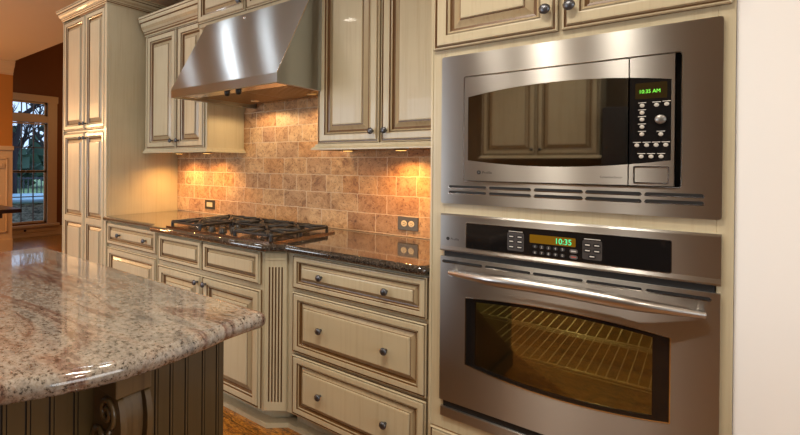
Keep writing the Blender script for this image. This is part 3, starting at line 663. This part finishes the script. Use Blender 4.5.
# gap and oven body
MB().box(.004, .753, -.60, -.595, .952, 1.115).build('backing_plate', BLACK, ov); MB().box(.004, .753, -.60, -.595, .385, .543).build('backing_plate', BLACK, ov)
MB().box(.012, .745, -.632, -.60, .9625, .9835).build('dark_gap', BLACK, ov); MB().box(.012, .745, -.632, -.6025, .4125, .4375).build('dark_gap', BLACK, ov)
b = MB(); b.box(.004, .100, -.595, -.12, .38, 1.11).box(.655, .753, -.595, -.12, .38, 1.11).box(.1, .655, -.595, -.12, .95, 1.11).box(.1, .655, -.595, -.12, .38, .545); b.build('housing', BLACK, ov)
cav = MB(); A0, A1, B0, B1, Y0, Y1 = .101, .654, .546, .949, -.594, -.17
cav.add([(A0, Y0, B0), (A1, Y0, B0), (A1, Y1, B0), (A0, Y1, B0), (A0, Y0, B1), (A1, Y0, B1), (A1, Y1, B1), (A0, Y1, B1)], [(0, 1, 2, 3), (4, 7, 6, 5), (0, 3, 7, 4), (1, 5, 6, 2), (3, 2, 6, 7)])
cav.build('cavity', CAVITY, ov, fix=False)
for zz in (.758, .640):
    r = MB()
    r.tube([(.11, -.565, zz), (.645, -.565, zz)], .0036, 6); r.tube([(.11, -.20, zz), (.645, -.20, zz)], .0028, 6); r.tube([(.11, -.56, zz - .012), (.645, -.56, zz - .012)], .002, 6)
    for k in range(20): x = .12 + k * .027; r.tube([(x, -.566, zz), (x, -.20, zz)], .0018, 5)
    r.build('rack', RACK, ov)
l_ = bpy.data.lights.new('cavity_fill', 'POINT'); l_.energy = 3.5; l_.color = (.95, .9, .5); l_.shadow_soft_size = .02  # point light added inside the cavity so the racks show
o = bpy.data.objects.new('cavity_fill', l_); o.location = Vector((.38, -.47, .935)) - ORG[ov.name]; o.parent = ov; COL.objects.link(o)
# door
def oarch(x, side):
    k = ((x - .375) / .28) ** 2
    return (.843 - .018 * k) if side > 0 else (.564 + .027 * k)
def oap(x0, x1, ins=0, n=16):
    xs = [x0 + (x1 - x0) * i / n for i in range(n + 1)]
    return [(x, oarch(x, -1) + ins) for x in xs] + [(x, oarch(x, 1) - ins) for x in reversed(xs)]
dd = MB(); frame(dd, rect_like(.001, .756, .438, .964, 16), oap(.095, .655), -.602, YF - .002); dd.add([(.001, -.602, .438), (.756, -.602, .438), (.756, -.602, .50), (.001, -.602, .50)], [(0, 1, 2, 3)])
dd = dd.build('door', STEEL, ov, uv=True, bevel=.003)
b = MB(); frame(b, oap(.093, .657, -.002), oap(.0955, .6545, .0005), YF - .0015, YF - .0035); b.build('window_edge', CHROME, dd)
b = MB(); frame(b, oap(.095, .655), oap(.128, .617, .012), YF + .006, YF - .0012); b.build('window_border', BGLASS, dd)
MB().prism(oap(.110, .635, .006), Yf, YF + .004, YF + .002).build('window_glass', OVENGLASS, dd)
for x0, x1 in ((.010, .150), (.161, .303), (.311, .449), (.458, .592), (.602, .737)):
    s = MB(); capsule(s, x0, x1, .948, .0040, YF - .0015, YF - .0030); s = s.build('vent_slot', BLACK, dd)
    e = MB(); capsule(e, x0 - .002, x1 + .002, .9458, .0046, YF - .0012, YF - .0026); e.build('slot_lip', CHROME, s)
hp = []; hr = []
for k in range(25):
    t = k / 24; x = .044 + t * .682; bow = sin(pi * t)
    y = -.664 - .040 * min(1, (bow * 1.6)) ; z = .912 - .004 * t + .011 * bow; hp.append((x, y, z)); hr.append(.0095 + .0115 * min(1, bow * 1.25))
hn = MB(); hn.tube(hp, hr, 16); hn.tube([(.052, -.640, .906), (.052, -.672, .909)], .010, 10); hn.tube([(.715, -.640, .906), (.715, -.672, .909)], .010, 10); hn.build('handle', mat('satin_handle_steel', (.5, .48, .46, 1), .3, 1.0), dd)
MB().box(.003, .754, -.60, YF, .378, .412).build('bottom_trim', STEEL, ov, uv=True, bevel=.002)

# ================================================================== ISLAND
# top outline: straight far edge, bowed end
ep = [(-.081, -1.488), (-.083, -1.53), (-.083, -1.60), (-.073, -1.67), (-.0675, -1.74), (-.067, -1.80), (-.072, -1.87), (-.084, -1.925), (-.100, -1.97), (-.117, -2.01), (-.136, -2.05), (-.165, -2.10), (-.205, -2.155), (-.26, -2.21), (-.33, -2.25), (-.40, -2.268)]
ip = [(-1.41, -2.272), (-1.428, -2.255), (-1.428, -1.49), (-1.416, -1.478), (-.100, -1.472), (-.087, -1.476)] + ep
tag(slab('island_countertop', ip, .8895, .9295, ISL, .019), 'polished rose-beige granite slab with a bowed end on top of the island', 'countertop')
isl = thing('kitchen_island', (-.8, -1.88, 0), 'olive-painted kitchen island base with grooved panels and a scroll bracket', 'island')
ix0, ix1, iy0, iy1 = -1.36, -.20, -2.23, -1.513
MB().box(ix0, ix1 - .012, iy0, iy1, .0, .888).build('body', OLIVE, isl)
pn = MB()
gy = [-1.513, -1.539, -1.584, -1.635, -1.678, -1.718, -1.765, -1.81, -1.856, -1.901, -1.947, -1.989, -2.029, -2.07, -2.115, -2.16, -2.23]
for a, e in zip(gy[:-1], gy[1:]):  # boards with a grooved V joint and small bead
    y1, y0 = a, e; g2 = .0018
    pf = [(ix1 - .012, y1), (ix1 - .0035, y1), (ix1 - .0035, y1 - .0006), (ix1, y1 - g2), (ix1, y0 + .009), (ix1 - .0022, y0 + .0083), (ix1 - .0022, y0 + .0077), (ix1, y0 + .007), (ix1, y0 + g2), (ix1 - .0035, y0 + .0006), (ix1 - .0035, y0), (ix1 - .012, y0)]
    n = len(pf); msk = [0, 1, 1, 0, 1, 1, 1, 0, 1, 1, 0, 0]
    for i in range(n):
        j = (i + 1) % n
        pn.add([(pf[i][0], pf[i][1], .10), (pf[j][0], pf[j][1], .10), (pf[j][0], pf[j][1], .888), (pf[i][0], pf[i][1], .888)], [(0, 1, 2, 3)], msk[i])
pn.build('grooved_end_panel', [OLIVE, OLIVEG], isl)
MB().box(ix1 - .01, ix1 + .012, iy0, iy1, 0, .10).build('baseboard', OLIVE, isl, bevel=.004)
# corbel
cb0 = MB(); CY0, CY1 = -1.861, -1.792
cb0.box(-.20, -.104, CY0 - .004, CY1 + .004, .846, .889); cbo = cb0.build('corbel', CORB, isl, bevel=.003)
def cprof(off=0):
    P_ = [(-.20, .852), (-.090, .852), (-.080, .835), (-.074, .81), (-.074, .785), (-.080, .755), (-.092, .725), (-.112, .695), (-.135, .665), (-.152, .64), (-.158, .61), (-.150, .585), (-.160, .565), (-.182, .560), (-.20, .560)]
    out = []
    for i, (x, z) in enumerate(P_):
        f = 1 if 0 < i < len(P_) - 1 else 0
        out.append((-.20 + (x + .20) * .80 + off * f, z - .006 - (off * .3 if f else 0)))
    return out
ctr = MB(); ctr.prism(cprof(-.004), lambda p, q, t: (p, t, q), CY0 + .016, CY1 - .016, 0, True); ctr.build('corbel_centre', CORB, cbo, bevel=.004)
for a, e in ((CY0, CY0 + .012), (CY1 - .012, CY1)):
    s = MB(); s.prism(cprof(.006), lambda p, q, t: (p, t, q), a, e, 0, True); s.build('corbel_band', CORB, cbo, bevel=.004, seg=3)
for a, e in ((CY0 + .012, CY0 + .017), (CY1 - .017, CY1 - .012)):
    s = MB(); s.prism(cprof(-.012), lambda p, q, t: (p, t, q), a, e, 0); s.build('corbel_groove', GLAZE, cbo)
for sgn, yy in ((-1, CY0 - .003), (1, CY1 + .003)):
    sp_ = MB(); pts = []
    for k in range(34):
        t = k / 33; a = radians(-60 + 560 * t); r = .030 * (1 - t * .82); pts.append((-.140 + r * cos(a), yy, .812 + r * sin(a)))
    tail = [(-.168, yy, .70), (-.156, yy, .735), (-.140, yy, .765), (-.125, yy, .786)]
    sp_.tube(tail + pts, .0055, 8)
    sp_.tube([(-.198, yy, .74), (-.185, yy, .765), (-.165, yy, .770), (-.150, yy, .755), (-.150, yy, .735), (-.163, yy, .73)], .0065, 8)
    sp_.tube([(-.198, yy, .70), (-.180, yy, .725), (-.158, yy, .715), (-.155, yy, .69)], .006, 8)
    sp_.build('corbel_scroll', CORB, cbo)

# ================================================================== LEFT OF THE KITCHEN
t = thing('pedestal_table', (-5.62, -1.0, 0), 'dark wood table edge at the far left in front of the wainscot', 'table')
MB().box(-6.1, -5.17, -1.75, -.27, .715, .76).build('tabletop', DWOOD, t, bevel=.008)
MB().box(-5.95, -5.22, -1.6, -.46, .66, .715).build('apron', DWOOD, t)
MB().lathe([(.06, .03), (.05, .2), (.08, .4), (.05, .6), (.09, .66)], (-5.62, -1.2, 0), (0, 0, 1), 16).build('pedestal', DWOOD, t)
MB().box(-5.95, -5.3, -1.25, -1.15, 0, .04).box(-5.67, -5.57, -1.5, -.9, 0, .04).build('foot', DWOOD, t)
t = thing('wall_switch', (-6.672, -.03, 1.25), 'small switch plate on the wainscot at the left edge', 'switch')
MB().box(-6.685, -6.668, -.075, .02, 1.215, 1.29).build('cover_plate', TRIM, t, bevel=.003)
MB().box(-6.668, -6.66, -.04, -.015, 1.235, 1.27).build('toggle', TRIM, t)
t = thing('pull_ring', (WX + .034, .745, .12), 'small dark knob on the window sill apron', 'knob')
MB().lathe([(.012, 0), (.02, .02), (.001, .03)], (WX + .03, .745, .125), (1, 0, 0), 12).build('knob', DWOOD, t)

t = thing('pendant_lamp', (-6.0, -2.3, 2.05), 'warm glowing globe pendant lamp over the dark table', 'lamp')
MB().lathe([(.02, .14), (.09, .10), (.13, 0), (.09, -.10), (.01, -.13)], (-6.0, -2.3, 2.05), (0, 0, 1), 24).build('globe', mat('lamp_globe', (1, .8, .55, 1), .4, emit=(1, .55, .2, 1), es=14), t)
MB().cyl((-6.0, -2.3, 2.17), (-6.0, -2.3, CZ), .008).build('stem', DWOOD, t)
l_ = bpy.data.lights.new('pendant_light', 'POINT'); l_.energy = 105; l_.color = (1, .60, .27); l_.shadow_soft_size = .15
o = bpy.data.objects.new('pendant_light', l_); o.location = (.0, 0, -.3); o.parent = t; COL.objects.link(o)

t = thing('fill_lantern', (-5.6, 2.3, 2.7), 'unseen lantern added to warm the room beyond the pantry', 'lamp')  # out of view, added to light the far window trim and brown wall
MB().box(-5.7, -5.5, 2.2, 2.4, 2.55, 2.85).build('fill_lantern_body', BRONZE, t, bevel=.01)
MB().cyl((-5.6, 2.3, 2.85), (-5.6, 2.3, 4.2), .01).build('stem', DWOOD, t)
l_ = bpy.data.lights.new('lantern_fill', 'POINT'); l_.energy = 45; l_.color = (1, .55, .2); l_.shadow_soft_size = .12
o = bpy.data.objects.new('lantern_fill', l_); o.location = (0, 0, -.3); o.parent = t; COL.objects.link(o)

# downlights (recessed in the ceiling, above the frame)
for i, (x, y, pw, c_) in enumerate(DOWNLIGHTS):
    t = thing('ceiling_downlight', (x, y, CZ), 'round recessed ceiling downlight above the kitchen', 'light', 'recessed ceiling downlights')
    MB().lathe([(.085, 0), (.085, -.006), (.066, -.006), (.062, 0)], (x, y, CZ), (0, 0, 1), 28).build('trim_ring', WHITE, t)
    o = spotlamp('downlight_lamp', (0, 0, -.008), pw, c_); o.parent = t

# opposite wall cabinets, seen reflected in the microwave window
def flipcab(x0, x1, label):
    c = upper(x0, x1, -.357, 1.383, 2.262, ((x0 + .01, (x0 + x1) / 2 - .005), ((x0 + x1) / 2 + .005, x1 - .01)), label, lside=True, rside=True)
    c.rotation_euler.z = pi; c.location = (-.47, -4.275, 1.383)
flipcab(-.52, .50, 'cream two-door cabinet on the opposite wall, reflected in the microwave window')

t = thing('refrigerator', (.56, -3.9, 0), 'dark steel refrigerator on the opposite wall, reflected at the right of the microwave window', 'refrigerator')
FR = mat('fridge_steel', (.10, .10, .11, 1), .3, 1.0)
MB().box(.10, 1.02, -4.27, -3.62, .02, 1.78).build('body', FR, t, bevel=.006)
for a, e in ((.102, .555), (.565, 1.018)):
    d = MB().box(a, e, -3.62, -3.56, .06, 1.78).build('door', FR, t, bevel=.008)
    hx = e - .05 if a < .3 else a + .05
    MB().tube([(hx, -3.56, .7), (hx, -3.51, .72), (hx, -3.51, 1.5), (hx, -3.56, 1.52)], .012, 8).build('handle', CHROME, d)

# ================================================================== OUTDOORS
LAWN = mat('lawn', srgb(96, 140, 84), .9); L(LAWN, ramp(LAWN, noise(LAWN, coords(LAWN), 3, 6), [(.35, srgb(88, 116, 80)), (.65, srgb(150, 180, 130))]), P(LAWN).inputs['Base Color'])
STONE = mat('grey_stone', srgb(120, 124, 124), .9); L(STONE, ramp(STONE, noise(STONE, coords(STONE, (1, 1, 3)), 9, 6, .7), [(.38, srgb(60, 66, 70)), (.6, srgb(180, 180, 172))]), P(STONE).inputs['Base Color'])
BARK = mat('dark_bark', srgb(46, 40, 44), .9); FENCE = mat('dark_railing', srgb(60, 60, 78), .5); LEAF = mat('blue_green_foliage', srgb(70, 96, 84), .9); RIM = mat('pale_blue_rim', srgb(150, 190, 215), .5)
struct(MB().box(-60, -8.13, -30, 45, -.25, -.2).build('ground_outside', LAWN))
tb = thing('round_tub', (-11.2, 1.95, -.2), 'round grey stone-sided tub with a pale blue rim outside the window', 'tub')
MB().lathe([(1.15, 0), (1.15, .62)], (-11.2, 1.95, -.2), (0, 0, 1), 40).build('wall', STONE, tb)
MB().lathe([(1.10, .62), (1.2, .62), (1.2, .70), (1.05, .70)], (-11.2, 1.95, -.2), (0, 0, 1), 40).build('rim', RIM, tb)
fe = thing('iron_fence', (-14.5, 3, -.2), 'dark metal railing fence across the garden outside the window', 'fence')
b = MB().box(-14.52, -14.48, -2, 8, .80, .84).box(-14.52, -14.48, -2, 8, -.05, -.01); b.build('rail', FENCE, fe)
b = MB()
for k in range(80): b.box(-14.515, -14.485, -2 + k * .125, -1.975 + k * .125, -.2, .86)
tag(b.build('balusters', FENCE, fe), kind='stuff')
def tree(x, y, h, seed, label):
    rnd = random.Random(seed); t = thing('bare_tree', (x, y, -.2), label, 'tree'); b = MB()
    def br_(p, d, ln, r, lv):
        q = p + d * ln; m = (p + q) / 2 + Vector((rnd.uniform(-1, 1), rnd.uniform(-1, 1), 0)) * ln * .06
        b.tube([p, m, q], [r, r * .85, r * .7], 6)
        if lv == 0: return
        for _ in range(4 if lv > 2 else 3):
            dn = (d + Vector((rnd.uniform(-.9, .9), rnd.uniform(-.9, .9), rnd.uniform(-.2, .6)))).normalized()
            br_(p + d * ln * rnd.uniform(.45, 1), dn, ln * rnd.uniform(.5, .8), r * .55, lv - 1)
    br_(Vector((x, y, -.2)), Vector((0, 0, 1)), h, .13, 5); b.build('trunk_and_branches', BARK, t)
tree(-12.6, 2.1, 1.9, 3, 'bare dark-branched tree nearest the window outside'); tree(-17.5, 5.2, 2.4, 8, 'bare dark-branched tree farther off beyond the garden railing')
hg = MB(); rnd = random.Random(5)
for k in range(900):
    x = rnd.uniform(-31, -28); y = rnd.uniform(-4, 20); z = rnd.uniform(-.2, 5.5) * (.7 + .3 * sin(y * 1.3)); s = rnd.uniform(.25, .6); d1 = Vector((rnd.uniform(-1, 1), rnd.uniform(-1, 1), rnd.uniform(-1, 1))).normalized() * s; d2 = d1.orthogonal().normalized() * s
    p = Vector((x, y, z)); hg.add([p - d1, p + d2, p + d1, p - d2], [(0, 1, 2, 3)])
tag(hg.build('tree_line', LEAF, fix=False), 'blurred blue-green tree line far outside beyond the lawn', 'trees', kind='stuff')
